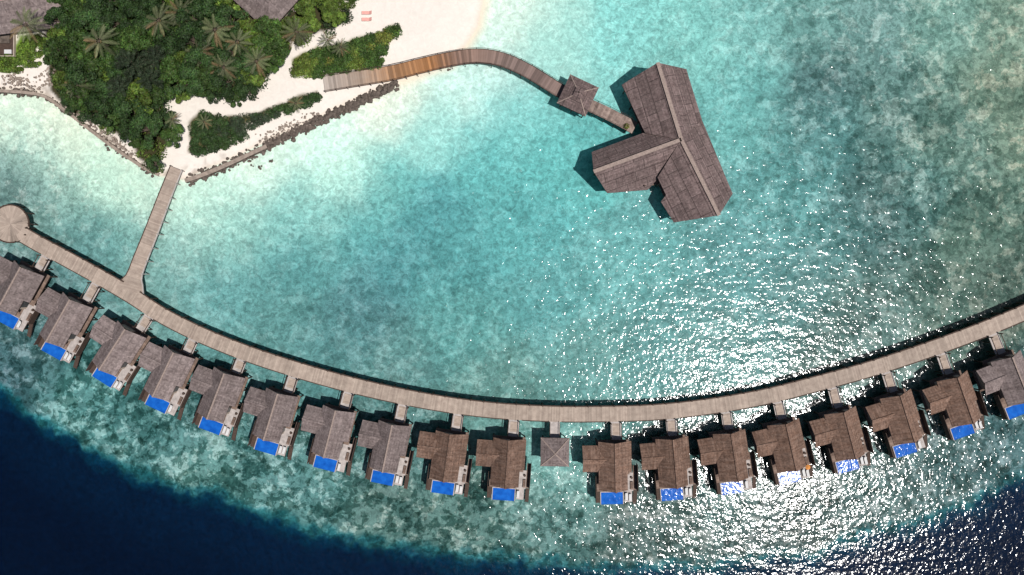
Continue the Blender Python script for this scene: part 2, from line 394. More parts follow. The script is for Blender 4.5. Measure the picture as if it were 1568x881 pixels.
def posts(mb,E,z0,z1,r,mat,every=3.0,skips=(),rail=None):
    acc=every; last=None
    for i in range(len(E)):
        if i: acc+=np.linalg.norm(E[i]-E[i-1])
        if acc>=every:
            acc=0
            if any(math.hypot(E[i][0]-q[0],E[i][1]-q[1])<rr for q,rr in skips): last=None; continue
            mb.cyl(E[i][0],E[i][1],z0,z1,r,mat,6)
            if rail is not None and last is not None: mb.beam((*last,z1-0.05),(*E[i],z1-0.05),0.08,0.06,rail)
            last=E[i]
JP=[(36,360),(60,374),(90,390),(150,423),(200,452),(250,484),(310,514),(380,542),(450,565),(520,585),(600,604),(680,619),(760,629),(850,634),(930,634),(1010,631),(1090,622),(1170,608),(1250,588),(1330,566),(1410,540),(1490,511),(1568,479),(1660,437),(1760,385)]
JW=catmull([W(x,y,ZD) for x,y in JP],1.4)
joint=W(200,443,ZD)
villas=[(10,488,0),(82,536,0),(160,577,0),(241,618,0),(323,652,0),(408,684,0),(498,710,0),(586,732,0),(678,747,1),(771,757,1),(937,763,1),(1029,757,1),(1121,747,1),(1209,731,1),(1298,713,1),(1386,688,1),(1474,660,1),(1558,628,0)]
JA=np.array(JW)
def jetty_at(x,y):
    d=np.hypot(JA[:,0]-x,JA[:,1]-y); i=int(d.argmin()); i0=max(i-2,0); i1=min(i+2,len(JA)-1)
    t=JA[i1]-JA[i0]; return i,math.atan2(t[1],t[0])
VIL=[]; skipS=[]
for k,(px,py,br) in enumerate(villas):
    wx_,wy_=W(px,py,1.5); i,a=jetty_at(wx_,wy_)
    ux=np.array([math.cos(a),math.sin(a)]); uy=np.array([-ux[1],ux[0]])
    o=np.array([wx_,wy_])+ux*0.5+uy*8.35
    d=(JA-o); dist=float((d@uy)[int(np.abs(d@ux-0.7).argmin())])
    VIL.append((o,a,dist,br)); skipS.append((tuple(o+ux*0.7+uy*dist-uy*1.8),1.5))
gz=W(850,693,4.0); gdist=W(850,634,ZD)[1]-gz[1]
skipS.append(((W(850,634,ZD)[0],W(850,634,ZD)[1]-1.8),1.5))
root=empty('curved_jetty')
mb=MB([M_deck,M_darkwood]); L,R,u=ribbon(mb,JW,3.6,ZD,0.3,M_deck,M_darkwood); mb.obj('plank_deck',root)
mb=MB([M_darkwood]); kerb(mb,L,ZD,M_darkwood,[(joint,2.6)],0.26,0.3); kerb(mb,R,ZD,M_darkwood,skipS)
posts(mb,L,-2,ZD+0.7,0.2,M_darkwood,2.9,[(joint,3)]); posts(mb,R,-2,ZD-0.05,0.16,M_darkwood,2.9); mb.obj('piles_and_kerbs',root)
# round platform
c=W(16,343,ZD); R0=4.3
mb=MB([M_deck,M_darkwood])
ns=40
for i in range(ns):
    a0=2*math.pi*i/ns;a1=2*math.pi*(i+1)/ns
    for r0,r1 in ((0.0,1.4),(1.4,2.8),(2.8,R0)):
        q=[(c[0]+r*math.cos(a),c[1]+r*math.sin(a),ZD+0.006) for r,a in ((r0,a0),(r1,a0),(r1,a1),(r0,a1))]
        if r0==0: q=[q[0],q[1],q[2]]
        mb.face(q,M_deck,[(i*0.31*1+r0*3,j) for j in range(len(q))])
    p0=np.array([c[0]+R0*math.cos(a0),c[1]+R0*math.sin(a0)]);p1=np.array([c[0]+R0*math.cos(a1),c[1]+R0*math.sin(a1)])
    mb.face([(*p0,ZD-.3),(*p1,ZD-.3),(*p1,ZD+.006),(*p0,ZD+.006)],M_darkwood)
    am=(a0+a1)/2
    if not (-1.3<((am+math.pi)%(2*math.pi)-math.pi)<-0.2): mb.beam((*p0,ZD+0.16),(*p1,ZD+0.16),0.25,0.3,M_darkwood)
    if i%4==0: mb.cyl(p0[0],p0[1],-2,ZD+0.5,0.15,M_darkwood,6)
mb.obj('round_platform',root)
# branch jetty
BP=catmull([W(270,258,ZD),W(253,300,ZD),W(232,355,ZD),W(212,405,ZD),W(203,432,ZD),W(199,446,ZD)],1.4)
e=empty('island_jetty')
mb=MB([M_deck,M_darkwood]); L,R,u=ribbon(mb,BP,3.0,ZD+0.005,0.3,M_deck,M_darkwood,lambda t:2.9+0.5*t+(3.2*max(0,(t-0.86)/0.14)**1.5)); mb.obj('plank_deck',e)
mb=MB([M_darkwood,M_stone]); sk=[(JW[i],1.9) for i in range(5,25)]
kerb(mb,L,ZD,M_stone,sk,0.22,0.3); kerb(mb,R,ZD,M_darkwood,sk); posts(mb,L,-2,ZD+0.6,0.13,M_stone,2.6,sk); posts(mb,R,-2,ZD+0.3,0.13,M_darkwood,2.6,sk); mb.obj('kerbs_and_piles',e)
# curved boardwalk to pavilion
BW=catmull([W(x,y,ZD) for x,y in ((496,129),(540,122),(600,112),(645,101),(690,91),(730,86),(770,92),(810,110),(852,136),(870,146))],1.2)
Lb=sum(np.linalg.norm(BW[i+1]-BW[i]) for i in range(len(BW)-1))
M_bw=mat_deck('boardwalk_planks',A(150,130,118),A(120,100,92),0.55,0.33,(Lb,[(0.0,A(190,178,168)),(0.16,A(172,150,132)),(0.28,A(178,132,92)),(0.42,A(172,118,70)),(0.53,A(140,112,98)),(0.75,A(132,114,108)),(1.0,A(128,108,102))]))
e=empty('curved_boardwalk')
mb=MB([M_bw,M_darkwood]); L,R,u=ribbon(mb,BW,3.3,ZD+0.005,0.25,M_bw,M_darkwood,lambda t:3.5-0.4*t); mb.obj('plank_deck',e)
mb=MB([M_darkwood])
kerb(mb,L,ZD,M_darkwood,[],0.12,0.12); kerb(mb,R,ZD,M_darkwood,[],0.12,0.12)
posts(mb,L,-2,ZD+1.0,0.07,M_darkwood,2.2,[],M_darkwood); posts(mb,R,-2,ZD+1.0,0.07,M_darkwood,2.2,[],M_darkwood); mb.obj('posts_and_rails',e)
B2=catmull([W(895,158,ZD),W(930,174,ZD),W(972,196,ZD)],1.2)
mb=MB([M_deck2,M_darkwood]); L,R,u=ribbon(mb,B2,2.9,ZD,0.25,M_deck2,M_darkwood); posts(mb,L,-2,ZD+1,0.07,M_darkwood,2.2,[],M_darkwood); posts(mb,R,-2,ZD+1,0.07,M_darkwood,2.2,[],M_darkwood); mb.obj('pavilion_walkway')

# ---------------------------------------------------------------- gazebos
def gazebo(name,px,py,size,rz,mat,capmat,tier=True):
    zc=4.2; x,y=W(px,py,zc+0.6); e=empty(name,(x,y,0),rz); h=size/2
    mb=MB([mat,M_darkwood])
    ze=3.9; zt=ze+h*0.62
    for a,b in (((-h,-h),(h,-h)),((h,-h),(h,h)),((h,h),(-h,h)),((-h,h),(-h,-h))):
        mb.slab([(*a,ze),(*b,ze),(0,0,zt)],0.16,mat,(b[0]-a[0],b[1]-a[1],0))
        mb.beam((a[0],a[1],ze+0.05),(0,0,zt+0.03),0.2,0.1,capmat)
    if tier:
        q=h*0.28
        for a,b in (((-q,-q),(q,-q)),((q,-q),(q,q)),((q,q),(-q,q)),((-q,q),(-q,-q))):
            mb.slab([(*a,zt-0.15),(*b,zt-0.15),(0,0,zt+0.45)],0.08,mat,(b[0]-a[0],b[1]-a[1],0))
        mb.cyl(0,0,zt+0.3,zt+0.9,0.22,M_darkwood,8,0.08)
    mb.obj('hip_roof',e)
    mb=MB([M_vdeck,M_darkwood]); g=h*0.86
    mb.box(-g,g,-g,g,ZD-0.3,ZD-0.01,M_vdeck,M_darkwood)
    for i in (-1,0,1):
        for j in (-1,0,1):
            if i==0 and j==0: continue
            mb.cyl(i*g*0.92,j*g*0.92,-2.5,ze+0.3,0.14,M_darkwood)
    for sx in (-1,1):
        mb.box(sx*g*0.9-0.04,sx*g*0.9+0.04,-g*0.85,g*0.85,ZD+0.85,ZD+0.95,M_darkwood)
        mb.box(sx*g*0.7-0.25,sx*g*0.7+0.25,-g*0.7,g*0.7,ZD,ZD+0.45,M_vdeck)
    mb.obj('platform_and_posts',e); return e
gazebo('square_gazebo',885.5,144.5,7.1,math.radians(-25),M_roofp,M_cap)
g=gazebo('square_gazebo',850,694,6.4,math.radians(-1),M_roofg,M_cap,False)
mb=MB([M_vdeck,M_darkwood]); mb.box(-1.1,1.1,2.7,gdist-1.8,ZD-0.25,ZD-0.015,M_stone,M_darkwood)
for sx in (-1,1):
    mb.box(sx*1.1-.06,sx*1.1+.06,2.8,gdist-1.8,ZD+0.8,ZD+0.9,M_darkwood)
mb.obj('entry_bridge',g)

# ---------------------------------------------------------------- big pavilion
def P3(px,py,z): x,y=W(px,py,z); return Vector((x,y,z))
ze,zr=4.2,8.6
e=empty('overwater_pavilion')
hub=P3(1043,214,zr)
mb=MB([M_roofp,M_darkwood])
n0=P3(1007,96,zr); s0=P3(1101,330,zr); w0=P3(909,263,zr)
def onp(a,b,c,px,py):
    n=(b-a).cross(c-a); z=4.5
    for _ in range(25):
        x,y=W(px,py,z); z=a.z-(n.x*(x-a.x)+n.y*(y-a.y))/n.z
    return P3(px,py,z)
def slope(r0,r1,first,order):
    c=P3(*first); pts=[]
    for q in order:
        pts.append(q if isinstance(q,Vector) else (c if q==first[:2] else onp(r0,r1,c,*q)))
    mb.slab(pts,0.22,M_roofp,r1-r0)
slope(n0,hub,(952,130,ze),[(952,130),n0,hub,(988,204)])
slope(n0,hub,(1051,106,ze),[n0,(1051,106),(1075,184),hub])
slope(hub,s0,(1122,297,ze),[hub,(1075,184),(1122,297),s0])
slope(hub,s0,(1032,341,ze),[hub,s0,(1032,341),(1012,309),(1020,299),(1007,272)])
slope(hub,w0,(906,233,ze),[hub,(992,201),(906,233),w0])
slope(hub,w0,(930,296,ze),[hub,w0,(930,296),(992,291),(1008,273)])
mb.obj('shingle_roof',e)
mb=MB([M_cap])
for a in (n0,s0,w0): mb.beam(a+Vector((0,0,.1)),hub+Vector((0,0,.1)),0.8,0.14,M_cap)
mb.obj('ridge_caps',e)
foot=[(960,133),(1006,103),(1045,110),(1068,184),(1113,294),(1096,322),(1036,332),(1012,280),(988,284),(934,288),(914,262),(913,238),(990,208)]
def shrink(pts,z,k=1.0): return [W(x,y,z) for x,y in pts]
mb=MB([M_vdeck,M_darkwood]); mb.prism(shrink(foot,ze),ZD-0.3,ZD-0.01,M_vdeck,M_darkwood)
cf=np.array(shrink(foot,ze))
for i in range(len(cf)):
    a,b=cf[i],cf[(i+1)%len(cf)]; n=max(1,int(np.linalg.norm(b-a)/3))
    for k in range(n):
        p=a+(b-a)*k/n; mb.cyl(p[0],p[1],-2.5,ze-0.3,0.16,M_darkwood)
mb.obj('platform_and_columns',e)
mb=MB([M_wall,M_glass])
for q in ([(975,140),(1010,118),(1040,124),(1062,190),(1043,216),(1000,205)],[(1043,222),(1070,200),(1102,290),(1088,312),(1045,318),(1022,272)],[(930,240),(1000,214),(1030,222),(1004,268),(940,282)]):
    mb.prism(shrink(q,ze),ZD,ze-0.5,M_wall,M_glass)
mb.obj('glazed_walls',e)

# ---------------------------------------------------------------- villas
def villa(k,o,a,dist,br):
    r=random.Random(100+k)
    e=empty('overwater_villa',(o[0],o[1],0),a); RM=M_roofb if br else M_roofg
    z=1.5
    mb=MB([M_vdeck,M_darkwood])
    mb.box(-3.9,3.6,-6.8,4.9,z-0.3,z,M_vdeck,M_darkwood)
    mb.box(-6.8,-3.9,-1.4,3.6,z-0.3,z-0.005,M_vdeck,M_darkwood)
    mb.box(2.35,4.1,-9.3,-6.8,z-0.3,z-0.004,M_stone,M_darkwood)
    mb.box(3.6,4.4,-6.8,-2.6,z-0.3,z+0.02,M_stone,M_darkwood)
    mb.box(2.0,3.6,-6.8,-3.0,z,z+0.05,M_stone,M_stone)
    mb.box(-4.15,-3.25,-9.4,-6.8,z-0.5,z-0.12,M_darkwood)
    for i in range(7):
        mb.box(4.5,5.3,-7.2-i*0.5,-6.7-i*0.5,z-0.28-i*0.24,z-0.2-i*0.24,M_darkwood)
    for sx in (4.5,5.3): mb.beam((sx,-6.6,z-0.2),(sx,-10.3,z-1.9),0.08,0.22,M_darkwood)
    mb.box(4.4,5.2,-6.6,-1.0,z-0.35,z-0.1,M_vdeck,M_darkwood)
    # entry bridge and gate
    mb.box(-0.5,1.9,4.9,dist-1.8,z-0.2,z+0.02,M_stone,M_darkwood)
    mb.box(-0.1,1.5,6.0,dist-2.2,z+0.02,z+0.035,M_deck)
    for sx in (-0.5,1.9):
        mb.box(sx-0.07,sx+0.07,5.0,dist-1.9,z+0.85,z+0.97,M_darkwood)
        for yy in (5.2,dist-2.1): mb.box(sx-0.09,sx+0.09,yy-0.09,yy+0.09,z,z+1.6,M_darkwood)
    mb.obj('platform_decks',e)
    mb=MB([M_darkwood])
    for x in (-3.7,0,3.4):
        for y in (-9.0,-6.2,-2,1.6,4.6):
            mb.cyl(x,y,-3.0,z-0.3,0.17,M_darkwood)
    for y in (-1.1,3.3): mb.cyl(-6.6,y,-3,z-0.3,0.17,M_darkwood)
    for yy in (5.6,8.0):
        for xx in (-0.3,1.7): mb.cyl(xx,yy,-3,z-0.2,0.13,M_darkwood)
    mb.obj('piles',e)
    # pool
    mb=MB([M_stone,M_pool])
    x0,x1,y0,y1=-3.15,2.2,-9.75,-6.85
    t=0.18
    mb.box(x0,x1,y0,y1,z-1.5,z-0.16,M_stone)
    mb.box(x0,x0+t,y0,y1,z-0.159,z+0.03,M_stone); mb.box(x1-t,x1,y0,y1,z-0.159,z+0.03,M_stone)
    mb.box(x0+t,x1-t,y1-t,y1,z-0.159,z+0.025,M_stone); mb.box(x0+t,x1-t,y0,y0+0.12,z-0.159,z-0.02,M_pool)
    mb.face([(x0+t,y0+.12,z-0.06),(x1-t,y0+.12,z-0.06),(x1-t,y1-t,z-0.06),(x0+t,y1-t,z-0.06)],M_pool)
    mb.obj('plunge_pool',e)
    # walls
    mb=MB([M_wall,M_glass])
    mb.box(-3.0,2.4,-4.3,4.2,z,4.0,M_wall)
    mb.box(-6.3,-3.0,-0.9,3.1,z,3.6,M_wall)
    mb.box(-2.6,2.0,-4.36,-4.3,z+0.1,z+2.2,M_glass)
    mb.box(2.4,2.45,-3.8,-0.6,z+0.1,z+2.2,M_glass); mb.box(-5.8,-3.8,-0.96,-0.9,z+0.8,z+2.0,M_glass)
    mb.box(0.1,1.3,4.2,4.26,z+0.05,z+2.15,M_darkwood)
    mb.obj('walls_windows_door',e)
    # roofs
    mb=MB([RM,M_darkwood])
    zr=6.6; sl=0.70; rx=-0.2
    yN,yS=5.0+r.uniform(-.1,.1),-5.75
    yk=-1.9+r.uniform(-.2,.2)
    zw=lambda x: zr-abs(x-rx)*sl
    mb.slab([(rx,yN,zr),(rx,yS,zr),(-3.7,yS,zw(-3.7)),(-3.7,yN,zw(-3.7))],0.2,RM,(0,1,0))
    mb.slab([(rx,yS,zr),(rx,yN,zr),(3.75,yN,zw(3.75)),(3.75,yk,zw(3.75)),(2.7,yk,zw(2.7)),(2.7,yS,zw(2.7))],0.2,RM,(0,1,0))
    # wing roof with cross ridge
    wz=5.2; we=3.85; wy0,wy1,wm=-1.75,4.2,1.2; xl=-7.25
    mb.slab([(xl,wm,wz),(-2.1,wm,wz),(-3.9,wy1,we),(xl,wy1,we)],0.18,RM,(1,0,0))
    mb.slab([(-2.1,wm,wz),(xl,wm,wz),(xl,wy0,we),(-3.9,wy0,we)],0.18,RM,(1,0,0))
    for yy in (yN-0.5,yS+0.5): mb.face([(rx,yy,zr-0.25),(-3.2,yy,zw(-3.2)-0.25),(2.5,yy,zw(2.5)-0.25)],M_darkwood)
    mb.face([(xl+0.5,wm,wz-0.22),(xl+0.5,-0.8,4.0),(xl+0.5,3.3,4.0)],M_darkwood)
    mb.beam((rx,yN+0.02,zr+0.05),(rx,yS-0.02,zr+0.05),0.34,0.12,M_cap if not br else RM)
    mb.beam((xl-0.02,wm,wz+0.05),(-2.0,wm,wz+0.05),0.3,0.1,RM)
    mb.obj('shingle_roof',e)
    # furniture
    mb=MB([M_white,M_darkwood])
    for i in range(2 if k%3 else 1):
        x=2.5+i*0.85; y=-8.9+r.uniform(-.2,.2)
        mb.box(x,x+0.6,y,y+1.2,z+0.2,z+0.34,M_white,M_darkwood)
        mb.slab([(x,y+1.2,z+0.34),(x+0.6,y+1.2,z+0.34),(x+0.6,y+1.7,z+0.7),(x,y+1.7,z+0.7)],0.1,M_white,(1,0,0))
        for dx in (0.03,0.5):
            for dy in (0.05,1.1): mb.box(x+dx,x+dx+0.06,y+dy,y+dy+0.06,z+.0,z+0.2,M_darkwood)
    mb.box(3.7,4.3,-6.4,-4.6,z+0.02,z+0.4,M_vdeck,M_darkwood); mb.cyl(4.0,-3.7,z,z+0.45,0.28,M_darkwood)
    mb.obj('sun_loungers',e)
    mb=MB([M_darkwood])
    mb.box(5.2,5.3,-6.6,-0.6,z-0.3,z+1.7,M_darkwood); mb.box(-4.25,-4.15,-9.0,-3.0,z-0.3,z+1.5,M_darkwood)
    mb.obj('privacy_screens',e)
for k,(o,a,d,br) in enumerate(VIL): villa(k,o,a,d,br)
o,a,d,br=VIL[13]; ux=np.array([math.cos(a),math.sin(a)]);uy=np.array([-ux[1],ux[0]]); q=o+ux*3.6-uy*6.6
mb=MB([M_orange,M_darkwood]); mb.cyl(q[0],q[1],1.5,3.0,0.04,M_darkwood)
for i in range(8):
    a0=i*math.pi/4;a1=a0+math.pi/4
    mb.slab([(q[0],q[1],3.2),(q[0]+.6*math.cos(a0),q[1]+.6*math.sin(a0),2.9),(q[0]+.6*math.cos(a1),q[1]+.6*math.sin(a1),2.9)],0.03,M_orange,(1,0,0),M_orange)
mb.obj('parasol')

# ---------------------------------------------------------------- island houses
def house(px,py,lx,ly,rz,ridge):
    x,y=W(px,py,6); e=empty('island_villa_house',(x,y,1.2),math.radians(rz)); hx,hy=lx/2,ly/2; zr=5.6
    mb=MB([M_roofg,M_darkwood]); q=ridge/2
    mb.slab([(-hx,-hy,2.8),(hx,-hy,2.8),(q,0,zr),(-q,0,zr)],0.2,M_roofg,(1,0,0)); mb.slab([(-hx,hy,2.8),(hx,hy,2.8),(q,0,zr),(-q,0,zr)],0.2,M_roofg,(1,0,0))
    mb.slab([(hx,-hy,2.8),(hx,hy,2.8),(q,0,zr)],0.2,M_roofg,(0,1,0)); mb.slab([(-hx,-hy,2.8),(-hx,hy,2.8),(-q,0,zr)],0.2,M_roofg,(0,1,0))
    mb.beam((-q,0,zr+.05),(q,0,zr+.05),0.4,0.12,M_cap); mb.obj('hip_roof',e)
    mb=MB([M_wall,M_glass]); mb.box(-hx+.8,hx-.8,-hy+.8,hy-.8,-0.3,2.9,M_wall); mb.box(-hx+2,-hx+4,-hy+.75,-hy+.8,0.2,2.3,M_glass); mb.box(hx-5,hx-3,-hy+.75,-hy+.8,0.0,2.3,M_glass); mb.box(-0.5,0.5,-hy+.74,-hy+.8,0,2.1,M_darkwood); mb.obj('walls_windows_door',e)
house(12,2,21,12.5,7,9); house(402,-16,13,12,-42,4)
mb=MB([M_darkwood,M_wall]); x0,y0=W(-40,86,1.5); x1,y1=W(22,50,1.5)
mb.box(x0,x1,y0,y1,0.9,1.35,M_darkwood,M_wall); mb.box(x0,x1,y0-0.2,y0,0.8,1.9,M_wall); mb.box(x1,x1+0.2,y0-0.2,y1,0.8,1.9,M_wall); mb.box(x0,x1-1,y0+2.9,y1-.5,1.36,1.7,M_rock); mb.box(x1-2.2,x1-.6,y0+0.5,y0+1.4,1.35,1.7,M_white)
mb.obj('walled_terrace')
mb=MB([M_pool,M_stone]); xx,yy=W(460,12,1.3); mb.box(xx-1.6,xx+1.4,yy-.9,yy+1.5,0.9,1.3,M_stone); mb.box(xx-1.3,xx+1.1,yy-.6,yy+1.2,1.301,1.33,M_pool); mb.obj('garden_pool')
for i,(px,py) in enumerate(((562,20),(562,30))):
    x,y=W(px,py,1.5); mb=MB([M_pink,M_white]); zz=1.2
    mb.box(x-1.2,x+0.5,y-0.38,y+0.38,zz+0.25,zz+0.4,M_pink,M_white); mb.slab([(x+0.5,y-.38,zz+.4),(x+0.5,y+.38,zz+.4),(x+1.15,y+.38,zz+.8),(x+1.15,y-.38,zz+.8)],0.08,M_pink,(1,0,0),M_white)
    for dx in (-1.1,0.4):
        for dy in (-.33,.27): mb.box(x+dx,x+dx+.07,y+dy,y+dy+.07,zz-.1,zz+.25,M_white)
    mb.obj('sun_lounger')

# ---------------------------------------------------------------- seawall and rocks
def rockset(name,line,n,spread,rmin,rmax,zb,mat=M_rock):
    import bmesh
    bm=bmesh.new(); bmesh.ops.create_cube(bm,size=2); bmesh.ops.subdivide_edges(bm,edges=bm.edges[:],cuts=1,use_grid_fill=True)
    bm.verts.index_update()
    bv=np.array([v.co.normalized()[:] for v in bm.verts]); bf=np.array([[v.index for v in f.verts] for f in bm.faces]); bm.free()
    P=np.array(line); seg=np.linalg.norm(P[1:]-P[:-1],axis=1); cum=np.concatenate([[0],np.cumsum(seg)])
    Vs=[];Fs=[];b=0
    for i in range(n):
        t=rng.random()*cum[-1]; p=np.array([np.interp(t,cum,P[:,0]),np.interp(t,cum,P[:,1])])+rng.normal(0,spread,2)
        r=rng.uniform(rmin,rmax); sc=r*rng.uniform(0.6,1.2,3); sc[2]*=0.6
        v=bv*(1+rng.normal(0,0.14,(len(bv),1)))*sc; a=rng.random()*6.28; ca,sa=math.cos(a),math.sin(a)
        v=np.stack([v[:,0]*ca-v[:,1]*sa,v[:,0]*sa+v[:,1]*ca,v[:,2]],1)+[p[0],p[1],zb+rng.uniform(-.25,.25)]
        Vs.append(v);Fs.append(bf+b);b+=len(bv)
    return link(name,quads(name,np.vstack(Vs),np.vstack(Fs),mats=[mat]))
def wl(pts,z=1.0,st=1.0): return catmull([W(x,y,z) for x,y in pts],st)
left=wl([(-120,132),(0,139),(40,142),(68,148),(100,170),(160,216),(215,254),(243,268)])
mid=wl([(283,277),(315,266),(350,251),(380,237),(408,224)])
rgt=wl([(405,222),(440,207),(470,193),(510,173),(545,157),(575,143),(606,128)])
mb=MB([M_sandstone,M_rock]); ribbon(mb,left,0.7,0.95,1.6,M_sandstone,M_rock); mb.obj('stone_seawall')
mb=MB([M_sandstone,M_rock]); ribbon(mb,mid,0.9,1.0,1.8,M_sandstone,M_rock); mb.obj('stone_seawall')
rockset('seawall_boulders',left,260,0.4,0.2,0.5,0.3)
rockset('seawall_boulders',mid,200,0.6,0.25,0.55,0.35)
rockset('seawall_boulders',rgt,720,0.5,0.28,0.6,0.4)
rockset('shore_rubble',wl([(0,120),(60,128),(75,118),(70,100)]),140,0.9,0.15,0.4,0.75,M_sandstone)
rockset('shore_rubble',wl([(95,155),(150,198),(205,240)]),120,0.6,0.15,0.4,0.8,M_sandstone)
rockset('shore_rubble',wl([(395,215),(440,195),(480,175)],1,1),90,0.7,0.12,0.35,0.85,M_sandstone)
for (a,b) in ((382,254),(396,257),(414,247),(686,108)):
    x,y=W(a,b); rockset('coral_rock',[(x,y),(x+0.5,y+.2)],5,0.15,0.2,0.35,-0.05)

# ---------------------------------------------------------------- vegetation
def leaves(C,N,L,Wd,colr):
    n=len(C); N=N/np.linalg.norm(N,axis=1,keepdims=True); r=rng.normal(size=(n,3)); t=np.cross(N,r); t/=np.linalg.norm(t,axis=1,keepdims=True); b=np.cross(N,t)
    L=L*rng.uniform(0.6,1.3,(n,1)); Wd=Wd*rng.uniform(0.6,1.3,(n,1))
    V=np.stack([C-t*L,C-b*Wd,C+t*L,C+b*Wd],1).reshape(-1,3); F=np.arange(4*n).reshape(n,4)
    Cc=np.repeat(colr,4,axis=0); return V,F,Cc
def tube(p0,p1,r0,r1,n=6):
    p0=np.array(p0,float);p1=np.array(p1,float);d=p1-p0;d/=np.linalg.norm(d); a=np.cross(d,[0.3,0.9,0.1]);a/=np.linalg.norm(a);b=np.cross(d,a)
    an=np.arange(n)*2*math.pi/n; ring=np.cos(an)[:,None]*a+np.sin(an)[:,None]*b
    V=np.vstack([p0+ring*r0,p1+ring*r1]); F=np.array([[i,(i+1)%n,n+(i+1)%n,n+i] for i in range(n)]); return V,F
class Acc:
    def __init__(s): s.V=[];s.F=[];s.C=[];s.M=[];s.b=0
    def add(s,V,F,C,m): s.V.append(V);s.F.append(F+s.b);s.C.append(C);s.M.append(np.full(len(F),m));s.b+=len(V)
    def tube(s,*a,**k):
        V,F=tube(*a,**k); s.add(V,F,np.full((len(V),3),0.1),1)
    def mesh(s,name): return quads(name,np.vstack(s.V),np.vstack(s.F),np.vstack(s.C),np.concatenate(s.M),[M_leaf,M_bark])
def clump(ac,c,r,n,base,L,Wd,flat=0.8):
    d=rng.normal(size=(n,3)); d[:,2]=np.abs(d[:,2])*0.9-0.25; d/=np.linalg.norm(d,axis=1,keepdims=True)
    rr=r*rng.uniform(0.55,1.08,(n,1)); C=np.array(c)+d*rr*[1,1,flat]
    N=d+rng.normal(0,0.45,(n,3))+[0,0,0.35]
    br=rng.uniform(0.5,1.55,(n,1))*rng.uniform(0.7,1.3); colr=np.clip(np.array(base)*br*(1+rng.normal(0,0.1,(n,3))),0.003,0.5)
    ac.add(*leaves(C,N,L,Wd,colr),0)
def broad(name,R,Ht,base,nc,nl,L,Wd):
    ac=Acc(); ac.tube((0,0,-0.5),(0.2,0.1,Ht*0.55),0.32,0.2)
    for i in range(nc):
        a=rng.random()*6.28; q=math.sqrt(rng.random())*R*0.88; z=Ht*(0.58+0.40*(1-(q/R)**2))+rng.uniform(-.9,.6)
        c=(q*math.cos(a),q*math.sin(a),z); ac.tube((0.2,0.1,Ht*0.5),c,0.13,0.04,5)
        clump(ac,c,rng.uniform(0.7,1.35)*R/4,nl,np.array(base)*rng.uniform(0.65,1.4),L,Wd)
    return ac.mesh(name)
G1=(0.045,0.085,0.018);G2=(0.028,0.055,0.016);G3=(0.085,0.13,0.022);G4=(0.032,0.048,0.025)
protos=[broad('broadleaf_a',4,8,G1,24,170,0.26,0.14),broad('broadleaf_b',4,8.5,G2,26,170,0.24,0.13),broad('broadleaf_c',3.6,7,G3,20,180,0.28,0.16),broad('broadleaf_d',4.3,9,G1,26,170,0.28,0.15)]
ac=Acc(); ac.tube((0,0,-.5),(0,0,11),0.35,0.1)
for i in range(60):
    t=rng.random(); z=3.5+8*t; a=rng.random()*6.28; R_=5.2*(1-t)**0.6+0.7; p1=np.array([R_*math.cos(a),R_*math.sin(a),z+0.6]); ac.tube((0,0,z-0.7),p1,0.08,0.02,4)
    for k in range(7):
        f=0.25+0.75*k/6; clump(ac,(p1[0]*f,p1[1]*f,z-0.7+1.3*f),0.5,30,np.array(G4)*rng.uniform(.7,1.7),0.3,0.05)
casu=ac.mesh('casuarina')
def palm(seed):
    ac=Acc(); pts=[np.array([0.25*math.sin(t*1.3)*t*2,0.12*t,9*t]) for t in np.linspace(0,1,6)]
    for i in range(5): ac.tube(pts[i],pts[i+1],0.2-0.02*i,0.18-0.02*i)
    top=pts[-1]; nf=17
    for i in range(nf):
        a=2*math.pi*i/nf*1.0+rng.uniform(-.15,.15)+(i%2)*.1; Lf=rng.uniform(3.4,4.7); up=rng.uniform(0.1,1.0); dr=rng.uniform(0.16,0.24)
        d=np.array([math.cos(a),math.sin(a),0]); sdv=np.array([-d[1],d[0],0]); base=np.array([0.13,0.15,0.07])*rng.uniform(0.5,1.3)
        if rng.random()<0.15: base=np.array([0.2,0.14,0.07])
        pr=None; n=20
        for k in range(n+1):
            f=k/n; p=top+d*Lf*f*(1-0.08*f)+np.array([0,0,up*f*1.6-dr*Lf*1.6*f*f])
            if pr is not None and k%4==0:
                ac.tube(pp,p,0.035*(1.2-f),0.03*(1.1-f)+0.004,3); 
            if k%4==0: pp=p
            if k>2:
                ll=0.5*math.sin(math.pi*min(1,f*0.85+0.1))+0.1
                for sg in (-1,1):
                    tip=p+sdv*sg*ll*0.75+d*ll*0.7+np.array([0,0,-0.25*ll-rng.uniform(0,.1)]); w=d*0.065
                    Vq=np.array([p-w,p+w,tip+w*0.3,tip-w*0.3]); ac.add(Vq,np.array([[0,1,2,3]]),np.tile(base*rng.uniform(.75,1.25),(4,1)),0)
            pr=p
    for i in range(5):
        a=i*1.25; clump(ac,(top[0]+.25*math.cos(a),top[1]+.25*math.sin(a),top[2]-.25),0.16,12,(0.15,0.12,0.04),0.1,0.08)
    return ac.mesh('palm')
palms=[palm(1),palm(2),palm(3)]
PALM=[(305,82),(455,46),(332,44),(362,62),(280,20),(395,92),(312,188),(452,160),(262,182),(118,128),(520,72),(42,40),(240,30),(345,102),(500,60),(150,60)]
for i,(px,py) in enumerate(PALM):
    zb=0.9; sc=rng.uniform(0.85,1.08) if py<140 else 0.5
    if (px,py)==(520,72) or (px,py)==(500,60): sc=0.55
    x,y=W(px,py,zb+9*sc); link('coconut_palm',palms[i%3],(x,y,zb),rng.random()*6.28,sc)
placed=[]
def ok(px,py,dmin):
    return all(math.hypot(px-a,py-b)>dmin for a,b in placed)
